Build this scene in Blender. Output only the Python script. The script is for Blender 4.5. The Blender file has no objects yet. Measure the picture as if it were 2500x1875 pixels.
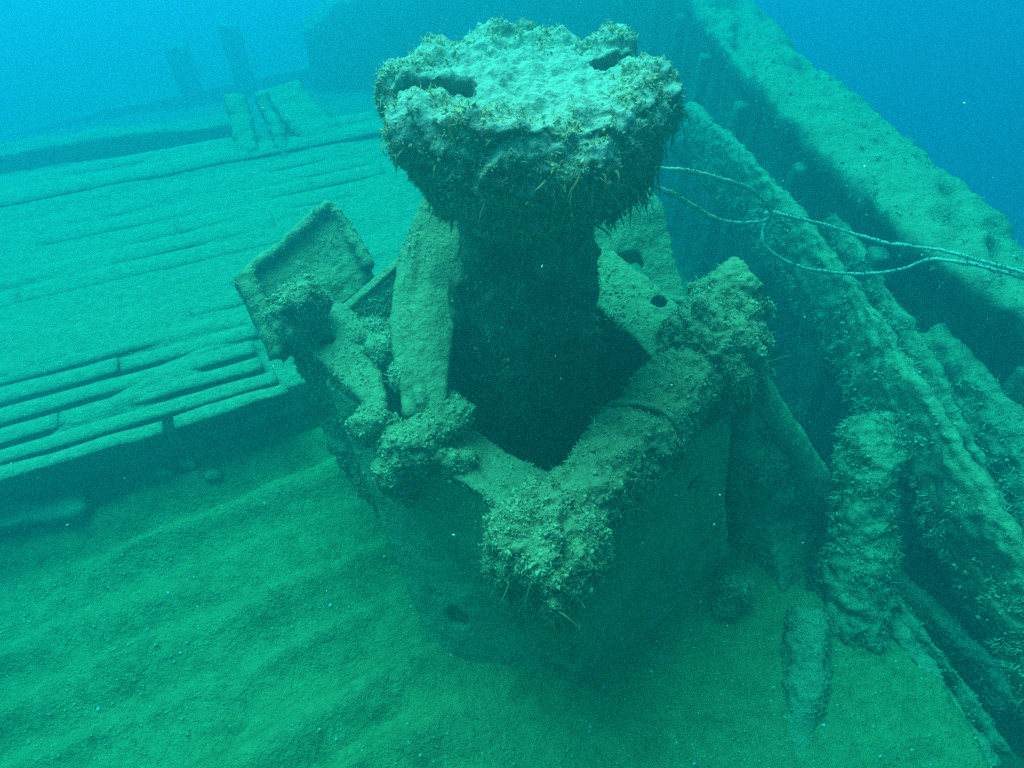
import bpy, bmesh, math, random
import numpy as np
from mathutils import Vector, Matrix

# ------------------------------------------------------------------ camera
S = bpy.context.scene
R = math.radians
cam_d = bpy.data.cameras.new('camera')
cam = bpy.data.objects.new('camera', cam_d)
S.collection.objects.link(cam)
cam.location = (0, -2.2, 3.1)
cam.rotation_euler = (R(90 - 46), 0, 0)
cam_d.sensor_width = 36
cam_d.lens = 36 * 640 / 1024
cam_d.clip_start = 0.02
cam_d.clip_end = 400
S.camera = cam

# ------------------------------------------------------------------ water light
SUN_EL, SUN_AZ = 56, 30          # elevation, and bearing from +Y (far side) towards -X (left)
w = bpy.data.worlds.new('World'); S.world = w; w.use_nodes = True
nt = w.node_tree; nt.nodes.clear()
sky = nt.nodes.new('ShaderNodeTexSky'); sky.sky_type = 'NISHITA'; sky.sun_disc = False
sky.sun_elevation = R(SUN_EL); sky.sun_rotation = R(-SUN_AZ)
tint = nt.nodes.new('ShaderNodeMix'); tint.data_type = 'RGBA'; tint.blend_type = 'MULTIPLY'
tint.inputs['Factor'].default_value = 1.0
tint.inputs['B'].default_value = (0.6, 0.95, 0.45, 1)      # what metres of sea water leave of the sky light
bg = nt.nodes.new('ShaderNodeBackground'); bg.inputs['Strength'].default_value = 0.11
wo = nt.nodes.new('ShaderNodeOutputWorld')
nt.links.new(sky.outputs[0], tint.inputs['A'])
nt.links.new(tint.outputs['Result'], bg.inputs['Color'])
nt.links.new(bg.outputs[0], wo.inputs['Surface'])

sun_d = bpy.data.lights.new('sun', 'SUN'); sun_d.energy = 5.0; sun_d.angle = R(45)
sun_d.color = (1.0, 1.0, 0.77)
sun = bpy.data.objects.new('sun', sun_d); S.collection.objects.link(sun)
dx = -math.sin(R(SUN_AZ)) * math.cos(R(SUN_EL)); dy = math.cos(R(SUN_AZ)) * math.cos(R(SUN_EL))
sun.rotation_euler = Vector((dx, dy, math.sin(R(SUN_EL)))).to_track_quat('Z', 'Y').to_euler()
sun.location = (dx * 20, dy * 20, 20)

S.view_settings.view_transform = 'Standard'; S.view_settings.look = 'None'
S.view_settings.exposure = 0.88; S.view_settings.gamma = 1.0; S.view_settings.use_curve_mapping = False
S.cycles.use_denoising = False
S.cycles.volume_bounces = 4
S.cycles.max_bounces = 8

rng = np.random.default_rng(11)
random.seed(5)

# ------------------------------------------------------------------ helpers
def hash3(i, j, k, s):
    n = (i * 73856093) ^ (j * 19349663) ^ (k * 83492791) ^ (s * 2654435761 & 0x7fffffff)
    n = n & 0x7fffffff
    n = ((n >> 13) ^ n) & 0x7fffffff
    n = (n * ((n * n * 15731 + 789221) & 0x7fffffff) + 1376312589) & 0x7fffffff
    return n / 0x7fffffff
def vnoise(P, s=0):
    P = np.asarray(P, float); I = np.floor(P).astype(np.int64); f = P - I
    f = f * f * f * (f * (f * 6 - 15) + 10)
    out = 0
    for a in (0, 1):
        for b in (0, 1):
            for c in (0, 1):
                wgt = (f[:, 0] if a else 1 - f[:, 0]) * (f[:, 1] if b else 1 - f[:, 1]) * (f[:, 2] if c else 1 - f[:, 2])
                out = out + wgt * hash3(I[:, 0] + a, I[:, 1] + b, I[:, 2] + c, s)
    return out * 2 - 1
ROT = np.array(Matrix.Rotation(1.1, 3, Vector((0.5, 0.3, 0.8))))
def fbm(P, octv=4, s=0, gain=0.5):
    P = np.asarray(P, float); o = 0; a = 1.0; t = 0
    for k in range(octv):
        P = P @ ROT; o = o + a * vnoise(P * (2.03 ** k) + 17.3 * k, s + k); t += a; a *= gain
    return o / t
def billow(P, s=0):
    P = np.asarray(P) @ ROT
    return np.abs(vnoise(P * 8 + 1.1 * np.stack([vnoise(P * 5 + 7 * j, s + 3 + j) for j in range(3)], 1), s)) + 0.55 * np.abs(vnoise((P @ ROT) * 19, s + 1)) + 0.35 * np.abs(vnoise((P @ ROT @ ROT) * 43, s + 2)) - 0.5
def sstep(a, b, x):
    t = np.clip((x - a) / (b - a), 0, 1); return t * t * (3 - 2 * t)

def link(o, parent=None):
    S.collection.objects.link(o)
    if parent is not None: o.parent = parent
    return o
def tag(o, label=None, cat=None, group=None, kind=None):
    if label: o['label'] = label
    if cat: o['category'] = cat
    if group: o['group'] = group
    if kind: o['kind'] = kind
    return o
def empty(name, loc, label, cat, group=None):
    o = bpy.data.objects.new(name, None); o.empty_display_size = 0.1; o.location = loc
    link(o); tag(o, label, cat, group); return o
def mesh_np(name, V, Fq, smooth=True):
    """V (n,3), Fq (m,k) with one k"""
    V = np.ascontiguousarray(V, np.float32); Fq = np.ascontiguousarray(Fq, np.int32)
    me = bpy.data.meshes.new(name); m, k = Fq.shape
    me.vertices.add(len(V)); me.vertices.foreach_set('co', V.ravel())
    me.loops.add(m * k); me.loops.foreach_set('vertex_index', Fq.ravel())
    me.polygons.add(m); me.polygons.foreach_set('loop_start', np.arange(0, m * k, k, dtype=np.int32))
    me.polygons.foreach_set('loop_total', np.full(m, k, np.int32))
    me.polygons.foreach_set('use_smooth', np.full(m, smooth, bool))
    me.update(calc_edges=True); me.validate(); return me
def put(name, me, mat, parent=None):
    """link a mesh given in world coordinates, keeping it in place under an Empty"""
    o = bpy.data.objects.new(name, me)
    if mat is not None and not me.materials: me.materials.append(mat)
    link(o, parent)
    if parent is not None:
        root = parent; off = Vector(parent.location)
        while root.parent is not None:
            root = root.parent; off += Vector(root.location)
        o.location = -off if parent.parent is None else Vector((0, 0, 0))
    else:
        pass
    return o
def rebase(o, p):
    """set a one-mesh thing's origin to its base point"""
    V = np.empty(len(o.data.vertices) * 3, np.float32); o.data.vertices.foreach_get('co', V)
    V = V.reshape(-1, 3) - np.array(p, np.float32); o.data.vertices.foreach_set('co', V.ravel()); o.data.update()
    o.location = p; return o

# closed solids added to a bmesh
def b_hull(bm, pts):
    vs = [bm.verts.new(p) for p in pts]
    r = bmesh.ops.convex_hull(bm, input=vs)
    junk = [g for g in r['geom_interior'] + r['geom_unused'] if isinstance(g, bmesh.types.BMVert) and g.is_valid]
    if junk: bmesh.ops.delete(bm, geom=list(set(junk)), context='VERTS')
def b_slab(bm, poly, th, drop=None):
    """planar-ish polygon with thickness, lying below its face (or along drop)"""
    P = [Vector(p) for p in poly]; n = Vector((0, 0, 0)); c = sum(P, Vector()) / len(P)
    for i in range(len(P)): n += (P[i] - c).cross(P[(i + 1) % len(P)] - c)
    n.normalize()
    d = Vector(drop) if drop else -n * th
    a = [bm.verts.new(p) for p in P]; b = [bm.verts.new(p + d) for p in P]
    ca = bm.verts.new(c); cb = bm.verts.new(c + d); k = len(P)
    for i in range(k):
        j = (i + 1) % k
        bm.faces.new((ca, a[i], a[j])); bm.faces.new((cb, b[j], b[i]))
        bm.faces.new((a[j], a[i], b[i])); bm.faces.new((a[j], b[i], b[j]))
def b_tube(bm, path, rad, n=14, sx=1.0, sz=1.0):
    path = [Vector(p) for p in path]; rings = []
    for i, p in enumerate(path):
        t = (path[min(i + 1, len(path) - 1)] - path[max(i - 1, 0)]).normalized()
        u = t.cross(Vector((0, 0, 1)))
        if u.length < 1e-3: u = Vector((1, 0, 0))
        u.normalize(); v = u.cross(t).normalized(); r = rad[i] if hasattr(rad, '__len__') else rad
        rings.append([bm.verts.new(p + (u * math.cos(a) * sx + v * math.sin(a) * sz) * r) for a in [2 * math.pi * k / n for k in range(n)]])
    for i in range(len(rings) - 1):
        for k in range(n):
            bm.faces.new((rings[i][k], rings[i][(k + 1) % n], rings[i + 1][(k + 1) % n], rings[i + 1][k]))
    bm.faces.new(rings[0][::-1]); bm.faces.new(rings[-1])
def b_beam(bm, path, wid, hgt):
    """squared timber along a path: wid across, hgt down from the path line"""
    path = [Vector(p) for p in path]; rings = []
    for i, p in enumerate(path):
        t = (path[min(i + 1, len(path) - 1)] - path[max(i - 1, 0)]).normalized()
        u = t.cross(Vector((0, 0, 1))).normalized(); v = u.cross(t).normalized()
        rings.append([bm.verts.new(p + u * a * wid / 2 + v * b) for a, b in ((-1, 0), (1, 0), (1, -hgt), (-1, -hgt))])
    for i in range(len(rings) - 1):
        for k in range(4):
            bm.faces.new((rings[i][k], rings[i][(k + 1) % 4], rings[i + 1][(k + 1) % 4], rings[i + 1][k]))
    bm.faces.new(rings[0][::-1]); bm.faces.new(rings[-1])
def b_blob(bm, c, r, sub=2):
    m = Matrix.Translation(c) @ Matrix.Diagonal((*(r if hasattr(r, '__len__') else (r, r, r)), 1))
    bmesh.ops.create_icosphere(bm, subdivisions=sub, radius=1, matrix=m)
def b_lathe(bm, c, prof, n=40):
    rings = [[bm.verts.new((c[0] + r * math.cos(a), c[1] + r * math.sin(a), z)) for a in [2 * math.pi * k / n for k in range(n)]] for r, z in prof]
    for i in range(len(rings) - 1):
        for k in range(n):
            bm.faces.new((rings[i][k], rings[i][(k + 1) % n], rings[i + 1][(k + 1) % n], rings[i + 1][k]))
    bm.faces.new(rings[0][::-1]); bm.faces.new(rings[-1])
def bm_box(c, size, rz=0, rx=0, ry=0):
    bm = bmesh.new()
    m = Matrix.Translation(c) @ Matrix.Rotation(rz, 4, 'Z') @ Matrix.Rotation(ry, 4, 'Y') @ Matrix.Rotation(rx, 4, 'X') @ Matrix.Diagonal((*size, 1))
    bmesh.ops.create_cube(bm, size=1, matrix=m); return bm
def bm_cyl(c, r, h, axis):
    bm = bmesh.new()
    q = Vector(axis).normalized().to_track_quat('Z', 'Y').to_matrix().to_4x4()
    bmesh.ops.create_cone(bm, cap_ends=True, segments=16, radius1=r, radius2=r, depth=h, matrix=Matrix.Translation(c) @ q); return bm

def get_np(me):
    n = len(me.vertices); V = np.empty(n * 3, np.float32); me.vertices.foreach_get('co', V)
    N = np.empty(n * 3, np.float32); me.vertices.foreach_get('normal', N)
    return V.reshape(-1, 3).astype(float), N.reshape(-1, 3).astype(float)
def solid(name, bm, mat, parent=None, voxel=0.014, amp=0.016, scale=9.0, low=0.0, lows=2.0, cuts=(), seed=0, warp=0.0, extra=None, clump=0.0):
    """fuse the pieces of bm into one worn skin (voxel remesh), then roughen it with real displacement"""
    bmesh.ops.recalc_face_normals(bm, faces=bm.faces)
    me = bpy.data.meshes.new(name + '_raw'); bm.to_mesh(me); bm.free()
    t = bpy.data.objects.new('tmp', me); S.collection.objects.link(t); temps = []
    for c in cuts:
        bmesh.ops.recalc_face_normals(c, faces=c.faces)
        cm = bpy.data.meshes.new('cut'); c.to_mesh(cm); c.free()
        co = bpy.data.objects.new('cut', cm); S.collection.objects.link(co); temps.append(co)
    r = t.modifiers.new('r', 'REMESH'); r.mode = 'VOXEL'; r.voxel_size = voxel
    for co in temps:
        b = t.modifiers.new('b', 'BOOLEAN'); b.operation = 'DIFFERENCE'; b.object = co; b.solver = 'EXACT'
    if temps:
        r2 = t.modifiers.new('r2', 'REMESH'); r2.mode = 'VOXEL'; r2.voxel_size = voxel
    dg = bpy.context.evaluated_depsgraph_get(); dg.update()
    out = bpy.data.meshes.new_from_object(t.evaluated_get(dg)); out.name = name
    for co in temps:
        cm = co.data; bpy.data.objects.remove(co); bpy.data.meshes.remove(cm)
    bpy.data.objects.remove(t); bpy.data.meshes.remove(me)
    V, N = get_np(out)
    if warp: V = V + warp * np.stack([fbm(V * 2.2 + 31 * k, 2, seed + 50 + k) for k in range(3)], 1)
    d = amp * fbm(V * scale, 4, seed, 0.6)
    if clump: d = d + clump * billow(V, seed + 30)
    if low: d = d + low * fbm(V * lows, 2, seed + 9)
    V = V + N * d[:, None]
    if extra is not None: V = extra(V, N)
    out.vertices.foreach_set('co', V.astype(np.float32).ravel())
    out.polygons.foreach_set('use_smooth', np.ones(len(out.polygons), bool)); out.update()
    return put(name, out, mat, parent)

def sample(o, n, mask=None):
    """n random points on o's surface in world coordinates with their normals; mask(P,N)->probability"""
    me = o.data; me.calc_loop_triangles(); T = np.empty(len(me.loop_triangles) * 3, np.int32)
    me.loop_triangles.foreach_get('vertices', T); T = T.reshape(-1, 3); V, N = get_np(me)
    A, B, C = V[T[:, 0]], V[T[:, 1]], V[T[:, 2]]
    ar = np.linalg.norm(np.cross(B - A, C - A), axis=1)
    i = rng.choice(len(T), n, p=ar / ar.sum()); u = rng.random(n); v = rng.random(n); f = u + v > 1
    u[f] = 1 - u[f]; v[f] = 1 - v[f]
    P = A[i] + (B - A)[i] * u[:, None] + (C - A)[i] * v[:, None]
    Q = N[T[i, 0]] * (1 - u - v)[:, None] + N[T[i, 1]] * u[:, None] + N[T[i, 2]] * v[:, None]
    Q /= np.linalg.norm(Q, axis=1, keepdims=True) + 1e-9
    if mask is not None:
        k = rng.random(n) < mask(P, Q); P, Q = P[k], Q[k]
    return P, Q
def unit(a): return a / (np.linalg.norm(a, axis=1, keepdims=True) + 1e-9)
OCT = np.array([(1, 0, 0), (-1, 0, 0), (0, 1, 0), (0, -1, 0), (0, 0, 1), (0, 0, -1)], float)
OCF = np.array([(0, 2, 4), (2, 1, 4), (1, 3, 4), (3, 0, 4), (2, 0, 5), (1, 2, 5), (3, 1, 5), (0, 3, 5)])
def frames(Z):
    a = rng.normal(size=Z.shape); X = unit(a - Z * (a * Z).sum(1, keepdims=True)); return X, np.cross(Z, X)
def lump_arrays(P, N, s0, s1, tall=1.2, droop=0.0, jit=0.9, lift=0.2):
    """small shell- and sponge-like nodules standing on a surface"""
    n = len(P); Z = unit(N + jit * rng.normal(size=N.shape) + np.array([0, 0, -droop])); X, Y = frames(Z)
    s = s0 + (s1 - s0) * rng.random(n) ** 3
    L = OCT[None] * (1 + 0.35 * rng.normal(size=(n, 6, 1)))
    W = (L[..., 0:1] * X[:, None] * 0.75 + L[..., 1:2] * Y[:, None] * 0.55 + L[..., 2:3] * Z[:, None] * tall) * s[:, None, None]
    W += (P + Z * (s * tall * lift)[:, None])[:, None]
    F_ = OCF[None] + 6 * np.arange(n)[:, None, None]
    return W.reshape(-1, 3), F_.reshape(-1, 3)
def blade_arrays(P, N, l0, l1, wid, droop=0.6, seg=3, jit=0.8):
    """curling weed blades: narrow tapering three-sided fronds hanging with gravity"""
    n = len(P); D = unit(N + jit * rng.normal(size=N.shape)); L = l0 + (l1 - l0) * rng.random(n) ** 1.7
    X, Y = frames(D); pts = [P - D * 0.006]; cur = P - D * 0.006; dirv = D
    for k in range(seg):
        dirv = unit(dirv + np.array([0, 0, -droop]) + 0.45 * rng.normal(size=D.shape)); cur = cur + dirv * (L / seg)[:, None]; pts.append(cur)
    V = []; ww = wid * (0.6 + 0.8 * rng.random(n))
    for k in range(seg):
        tap = (1 - k / seg) ** 0.6 * (0.7 + 0.6 * rng.random(n))
        for a in range(3):
            an = 2 * math.pi * a / 3
            V.append(pts[k] + (X * math.cos(an) + Y * math.sin(an)) * (ww * tap)[:, None])
    V.append(pts[seg]); V = np.stack(V, 1); nv = 3 * seg + 1; F_ = []
    for k in range(seg - 1):
        for a in range(3):
            b = (a + 1) % 3; F_ += [(3 * k + a, 3 * k + b, 3 * k + 3 + b), (3 * k + a, 3 * k + 3 + b, 3 * k + 3 + a)]
    for a in range(3): F_.append((3 * (seg - 1) + a, 3 * (seg - 1) + (a + 1) % 3, nv - 1))
    F_ = np.array(F_)[None] + nv * np.arange(n)[:, None, None]
    return V.reshape(-1, 3), F_.reshape(-1, 3)
def join(*arr):
    V, F_, k = [], [], 0
    for v, f in arr:
        V.append(v); F_.append(f + k); k += len(v)
    return np.concatenate(V), np.concatenate(F_)
def stuffpart(name, arr, mat, parent):
    me = mesh_np(name, *arr, smooth=True); o = put(name, me, mat, parent)
    if parent is not None and parent.type == 'MESH': o.location = (0, 0, 0)
    return tag(o, kind='stuff')
def patchy(scale=5, thr=-0.05, soft=0.25, seed=3, up=None, down=None):
    def f(P, N):
        m = sstep(thr - soft, thr + soft, fbm(P * scale, 3, seed))
        if up is not None: m = m * sstep(up[0], up[1], N[:, 2])
        if down is not None: m = m * sstep(down[0], down[1], -N[:, 2])
        return m
    return f

# ------------------------------------------------------------------ materials
def material(name, silt, base, dark, silt_lo=0.1, silt_hi=0.8, nscale=4.0, bump=0.8, bscale=48, island=False, rough=0.95, speck=0.5):
    m = bpy.data.materials.new(name); m.use_nodes = True; t = m.node_tree; N = t.nodes; L = t.links; N.clear()
    out = N.new('ShaderNodeOutputMaterial'); bs = N.new('ShaderNodeBsdfPrincipled'); L.new(bs.outputs[0], out.inputs[0])
    bs.inputs['Roughness'].default_value = rough; bs.inputs['Specular IOR Level'].default_value = 0.05
    geo = N.new('ShaderNodeNewGeometry')
    def noise(sc, det, off=0):
        mp = N.new('ShaderNodeVectorMath'); mp.operation = 'ADD'; mp.inputs[1].default_value = (off, off * 1.7, off * .6)
        L.new(geo.outputs['Position'], mp.inputs[0])
        n = N.new('ShaderNodeTexNoise'); n.inputs['Scale'].default_value = sc; n.inputs['Detail'].default_value = det
        n.inputs['Roughness'].default_value = 0.68; L.new(mp.outputs[0], n.inputs['Vector']); return n.outputs['Fac']
    def ramp(v, a, b):
        r = N.new('ShaderNodeMapRange'); r.interpolation_type = 'SMOOTHSTEP'
        r.inputs['From Min'].default_value = a; r.inputs['From Max'].default_value = b; L.new(v, r.inputs['Value']); return r.outputs[0]
    def mix(f, a, b):
        x = N.new('ShaderNodeMix'); x.data_type = 'RGBA'
        L.new(f, x.inputs['Factor'])
        for s, v in (('A', a), ('B', b)):
            if isinstance(v, tuple): x.inputs[s].default_value = (*v, 1)
            else: L.new(v, x.inputs[s])
        return x.outputs['Result']
    def math_(op, a, b):
        x = N.new('ShaderNodeMath'); x.operation = op
        for i, v in enumerate((a, b)):
            if isinstance(v, (int, float)): x.inputs[i].default_value = v
            else: L.new(v, x.inputs[i])
        return x.outputs[0]
    c = mix(ramp(noise(nscale, 5), 0.35, 0.65), dark, base)
    if island: c = mix(geo.outputs['Random Per Island'], c, tuple(min(1, v * 1.7) for v in base))
    sep = N.new('ShaderNodeSeparateXYZ'); L.new(geo.outputs['Normal'], sep.inputs[0])
    k = math_('ADD', sep.outputs['Z'], math_('MULTIPLY', math_('SUBTRACT', noise(nscale * 2.3, 6, 7), 0.5), 1.6))
    k = math_('ADD', k, math_('MULTIPLY', math_('SUBTRACT', noise(nscale * 13, 3, 3), 0.5), speck))
    siltv = mix(ramp(noise(nscale * 6, 4, 11), 0.3, 0.7), tuple(v * 0.72 for v in silt), silt)
    c = mix(ramp(k, silt_lo, silt_hi), c, siltv)
    L.new(c, bs.inputs['Base Color'])
    if bump:
        bp = N.new('ShaderNodeBump'); bp.inputs['Strength'].default_value = bump; bp.inputs['Distance'].default_value = 0.022
        L.new(math_('ADD', noise(bscale, 4, 5), math_('MULTIPLY', noise(bscale * 0.25, 3, 2), 1.5)), bp.inputs['Height']); L.new(bp.outputs[0], bs.inputs['Normal'])
    return m
SILT = (0.46, 0.41, 0.21)
PALE = (0.42, 0.55, 0.46)
M_sand = material('silt_ground', (0.44, 0.375, 0.14), (0.33, 0.275, 0.095), (0.16, 0.125, 0.04), silt_lo=0.35, silt_hi=1.2, nscale=2.6, bump=0.9, bscale=60, speck=1.1)
M_plank = material('silted_plank', SILT, (0.20, 0.16, 0.09), (0.09, 0.07, 0.035), silt_lo=0.2, silt_hi=0.75, nscale=3.5)
M_wood = material('waterlogged_timber', SILT, (0.22, 0.175, 0.09), (0.11, 0.085, 0.04), silt_lo=0.05, silt_hi=1.05, nscale=5)
M_iron = material('corroded_plate', SILT, (0.26, 0.21, 0.11), (0.08, 0.06, 0.025), silt_lo=0.1, silt_hi=1.0, nscale=4)
M_panel = material('silted_wall_plate', SILT, (0.38, 0.32, 0.15), (0.20, 0.16, 0.07), silt_lo=-0.35, silt_hi=0.7, nscale=4)
M_head = material('silted_capstan_head', PALE, (0.34, 0.17, 0.05), (0.13, 0.055, 0.015), silt_lo=0.05, silt_hi=0.75, nscale=6)
M_dark = material('dark_iron', (0.34, 0.30, 0.18), (0.25, 0.205, 0.11), (0.10, 0.08, 0.04), silt_lo=0.3, silt_hi=1.2, nscale=7)
M_grow = material('mussel_growth', (0.60, 0.55, 0.31), (0.34, 0.28, 0.12), (0.13, 0.10, 0.035), silt_lo=-0.3, silt_hi=0.6, nscale=8, bump=0, island=True)
M_weed = material('hanging_weed', (0.42, 0.38, 0.2), (0.20, 0.15, 0.06), (0.08, 0.055, 0.02), silt_lo=0.2, silt_hi=1.2, nscale=8, bump=0, island=True)
M_rust = material('rusty_growth', (0.46, 0.36, 0.16), (0.42, 0.15, 0.025), (0.20, 0.06, 0.01), silt_lo=0.3, silt_hi=1.1, nscale=8, bump=0, island=True)
M_rope = material('rope_fibre', (0.75, 0.70, 0.50), (0.62, 0.57, 0.38), (0.45, 0.40, 0.25), silt_lo=-.8, silt_hi=.2, nscale=20, bump=0.3, bscale=200)
M_shell = material('shell_chip', (0.80, 0.78, 0.70), (0.7, 0.68, 0.6), (0.5, 0.48, 0.4), nscale=20, bump=0, island=True)

def mussel(o, n, parent=None, mask=None, s=(0.005, 0.016), blades=0.25, bl=(0.02, 0.06), droop=0.35, name='growth', bw=0.004, tall=1.0, mat=None):
    P, Q = sample(o, int(n * 1.25), mask); s = (s[0] * .6, s[1] * .8); blades = min(0.6, blades * 1.6)
    c_ = sstep(-0.5, 0.15, fbm(P * 24, 2, 91)) > rng.random(len(P)); P, Q = P[c_], Q[c_]
    k = rng.random(len(P)) < blades
    arr = [lump_arrays(P[~k], Q[~k], s[0], s[1], tall=tall, droop=droop * .4)]
    if k.any():                                   # the weed stands in little tufts of seven fronds
        C_, D_ = P[k][::3], unit(Q[k][::3] + 0.5 * rng.normal(size=Q[k][::3].shape))
        B_ = np.repeat(C_, 7, 0) + rng.normal(size=(len(C_) * 7, 3)) * bl[1] * .07; N_ = np.repeat(D_, 7, 0)
        arr.append(blade_arrays(B_, N_, bl[0] * .5, bl[1] * .7, bw * .8, droop=droop, seg=2, jit=0.55))
    return stuffpart(name, join(*arr), mat or M_grow, parent or o)

# ------------------------------------------------------------------ the setting: silted bottom
def axis(a0, a1, step, far, g=1.22):
    c = list(np.arange(a0, a1, step)); s = step; x = c[-1]
    while x < far: s *= g; x += s; c.append(x)
    s = step; x = c[0]; lo = []
    while x > -far: s *= g; x -= s; lo.append(x)
    return np.clip(np.array(lo[::-1] + c), -far, far)
def ground_h(x, y):
    P = np.stack([x, y, 0 * x], 1)
    h = 0.05 * fbm(P * 0.9, 3, 21) + 0.034 * fbm(P * 3.6, 5, 22, .6) + 0.010 * fbm(P * 22, 3, 23, .7)
    a = R(27); v = -x * math.sin(a) + y * math.cos(a); u = x * math.cos(a) + y * math.sin(a)      # buried planking shows as low ridges
    vv = v + 0.08 * fbm(P * 1.1, 2, 24)
    saw = (vv / 0.31) % 1.0
    ridge = 0.085 * sstep(0.0, 0.75, saw) * (1 - sstep(0.82, 1.0, saw))
    h += ridge * sstep(0.0, -0.7, x) * sstep(-0.2, 0.4, fbm(np.stack([u * 0.6, v * 2.5, 0 * u], 1), 2, 25) + 0.25)
    # silt heaped round the foot of the housing
    r = np.hypot(x - 0.1, y + 0.1); h += 0.03 * sstep(1.7, 1.0, r)
    # the open hold beside the ship's side
    px = sstep(1.42, 1.75, x + 0.12 * fbm(P * 1.7, 2, 26) + 0.10 * (y + 0.2)) * sstep(-0.75, -0.35, y + 0.5 * (x - 1.9) * sstep(1.9, 2.2, x) + 0.15 * fbm(P * 2.0, 2, 27))
    px = px * sstep(8.0, 5.0, y)
    h -= 1.3 * px
    h -= 1.0 * sstep(1.95, 2.35, x + 0.1 * fbm(P * 2, 2, 28) - 0.12 * (y + 1.4))
    # falls away past the far end and the sides of the deck
    h -= 0.75 * sstep(3.4, 5.2, y) + 2.0 * sstep(6, 16, np.hypot(x, y)) + 1.2 * sstep(2.9, 4.5, x)
    return h
gx = axis(-3.1, 2.9, 0.025, 44); gy = axis(-2.1, 1.1, 0.025, 44)
X, Y = np.meshgrid(gx, gy); nx, ny = len(gx), len(gy)
Z = ground_h(X.ravel(), Y.ravel())
I = np.arange(nx * ny).reshape(ny, nx)
Fq = np.stack([I[:-1, :-1], I[:-1, 1:], I[1:, 1:], I[1:, :-1]], -1).reshape(-1, 4)
ground = put('seabed', mesh_np('seabed', np.stack([X.ravel(), Y.ravel(), Z], 1), Fq), M_sand)
tag(ground, kind='structure')
GV = None
def on_ground(x, y): return float(ground_h(np.array([x]), np.array([y]))[0])

# ------------------------------------------------------------------ the setting: planked deck on the left
DA = R(24.5); DU = np.array([math.cos(DA), math.sin(DA)]); DV = np.array([-math.sin(DA), math.cos(DA)])
D0 = np.array([-1.27, 0.33])                    # near corner of the deck edge, beside the housing
def deck_pt(u, v, z): p = D0 + DU * u + DV * v; return (p[0], p[1], z)
ZD = 0.40
def deck_base():
    us = np.linspace(-6, 1.5, 220); vs = np.concatenate([[0.13, 0.13], np.arange(0.15, 3.4, 0.022), [3.42, 3.42]])
    U, V_ = np.meshgrid(us, vs); P = D0[None, None] + U[..., None] * DU + V_[..., None] * DV
    z = ZD - 0.075 + 0.072 * sstep(0.5, 0.95, V_) + 0.018 * fbm(np.stack([U.ravel(), V_.ravel() * 2, 0 * U.ravel()], 1), 3, 41).reshape(U.shape)
    q = np.stack([U.ravel() * 1.1, V_.ravel() * 3.2, 0 * U.ravel()], 1)
    fill = sstep(-0.15, 0.45, fbm(q, 4, 43).reshape(U.shape) + 0.30 * sstep(0.55, 1.1, V_) + 0.5 * sstep(-1.4, -2.8, U) * sstep(0.25, 0.5, V_) - 0.14)
    z = z + (ZD + 0.018 + 0.010 * fbm(q * 3, 3, 44).reshape(U.shape) - z) * fill * sstep(0.16, 0.3, V_)
    z[0] = -0.15; z[-1] = -0.6
    z[1] -= 0.0
    I = np.arange(U.size).reshape(U.shape)
    Fq = np.stack([I[:-1, :-1], I[:-1, 1:], I[1:, 1:], I[1:, :-1]], -1).reshape(-1, 4)
    return mesh_np('deck', np.stack([P[..., 0].ravel(), P[..., 1].ravel(), z.ravel()], 1), Fq)
deck = put('deck', deck_base(), M_plank); tag(deck, kind='structure')
def plank_mesh(u0, u1, v0, v1, zt, th, seed, crown=0.012, rag=0.02):
    n = max(8, int((u1 - u0) / 0.05)); us = np.linspace(u0, u1, n)
    e0 = v0 + rag * fbm(np.stack([us * 2.2, 0 * us + seed, 0 * us], 1), 3, seed); e1 = v1 + rag * fbm(np.stack([us * 2.2, 0 * us + seed + 5, 0 * us], 1), 3, seed + 1)
    zz = zt + 0.012 * fbm(np.stack([us * 1.5, 0 * us + seed, 0 * us], 1), 3, seed + 2)
    pr = [(0, -th), (0, -0.012), (0.04, -0.001), (0.3, crown * .8), (0.6, crown), (0.96, -0.001), (1, -0.012), (1, -th)]
    V = []
    for i, u in enumerate(us):
        for (a, dz) in pr:
            v = e0[i] + (e1[i] - e0[i]) * a; p = deck_pt(u, v, zz[i] + dz); V.append(p)
    V = np.array(V); V[:, 2] += 0.004 * fbm(V * 9, 3, seed + 4); k = len(pr); F_ = []
    for i in range(n - 1):
        for j in range(k - 1): F_.append((i * k + j, i * k + k + j, i * k + k + j + 1, i * k + j + 1))
    F_.append((0, 1, 6, 7)); F_.append((1, 2, 5, 6)); F_.append((2, 3, 4, 5))
    b = (n - 1) * k
    F_.append((b + 7, b + 6, b + 1, b)); F_.append((b + 6, b + 5, b + 2, b + 1)); F_.append((b + 5, b + 4, b + 3, b + 2))
    return mesh_np('plank', V, np.array(F_)[:, ::-1])
v = 0.0; planks = []
ends = [-0.02, -0.06, -0.12, -0.14, -0.1, 0.0, 0.15, 0.4, 0.7, 0.9, 1.05, 1.15, 1.25, 1.3, 1.3, 1.35, 1.4, 1.4, 1.4, 1.4]
widths = [0.105, 0.115, 0.12, 0.13, 0.14, 0.15, 0.17, 0.2, 0.2, 0.21, 0.2, 0.22, 0.2, 0.2, 0.2, 0.2, 0.2, 0.2]
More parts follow.
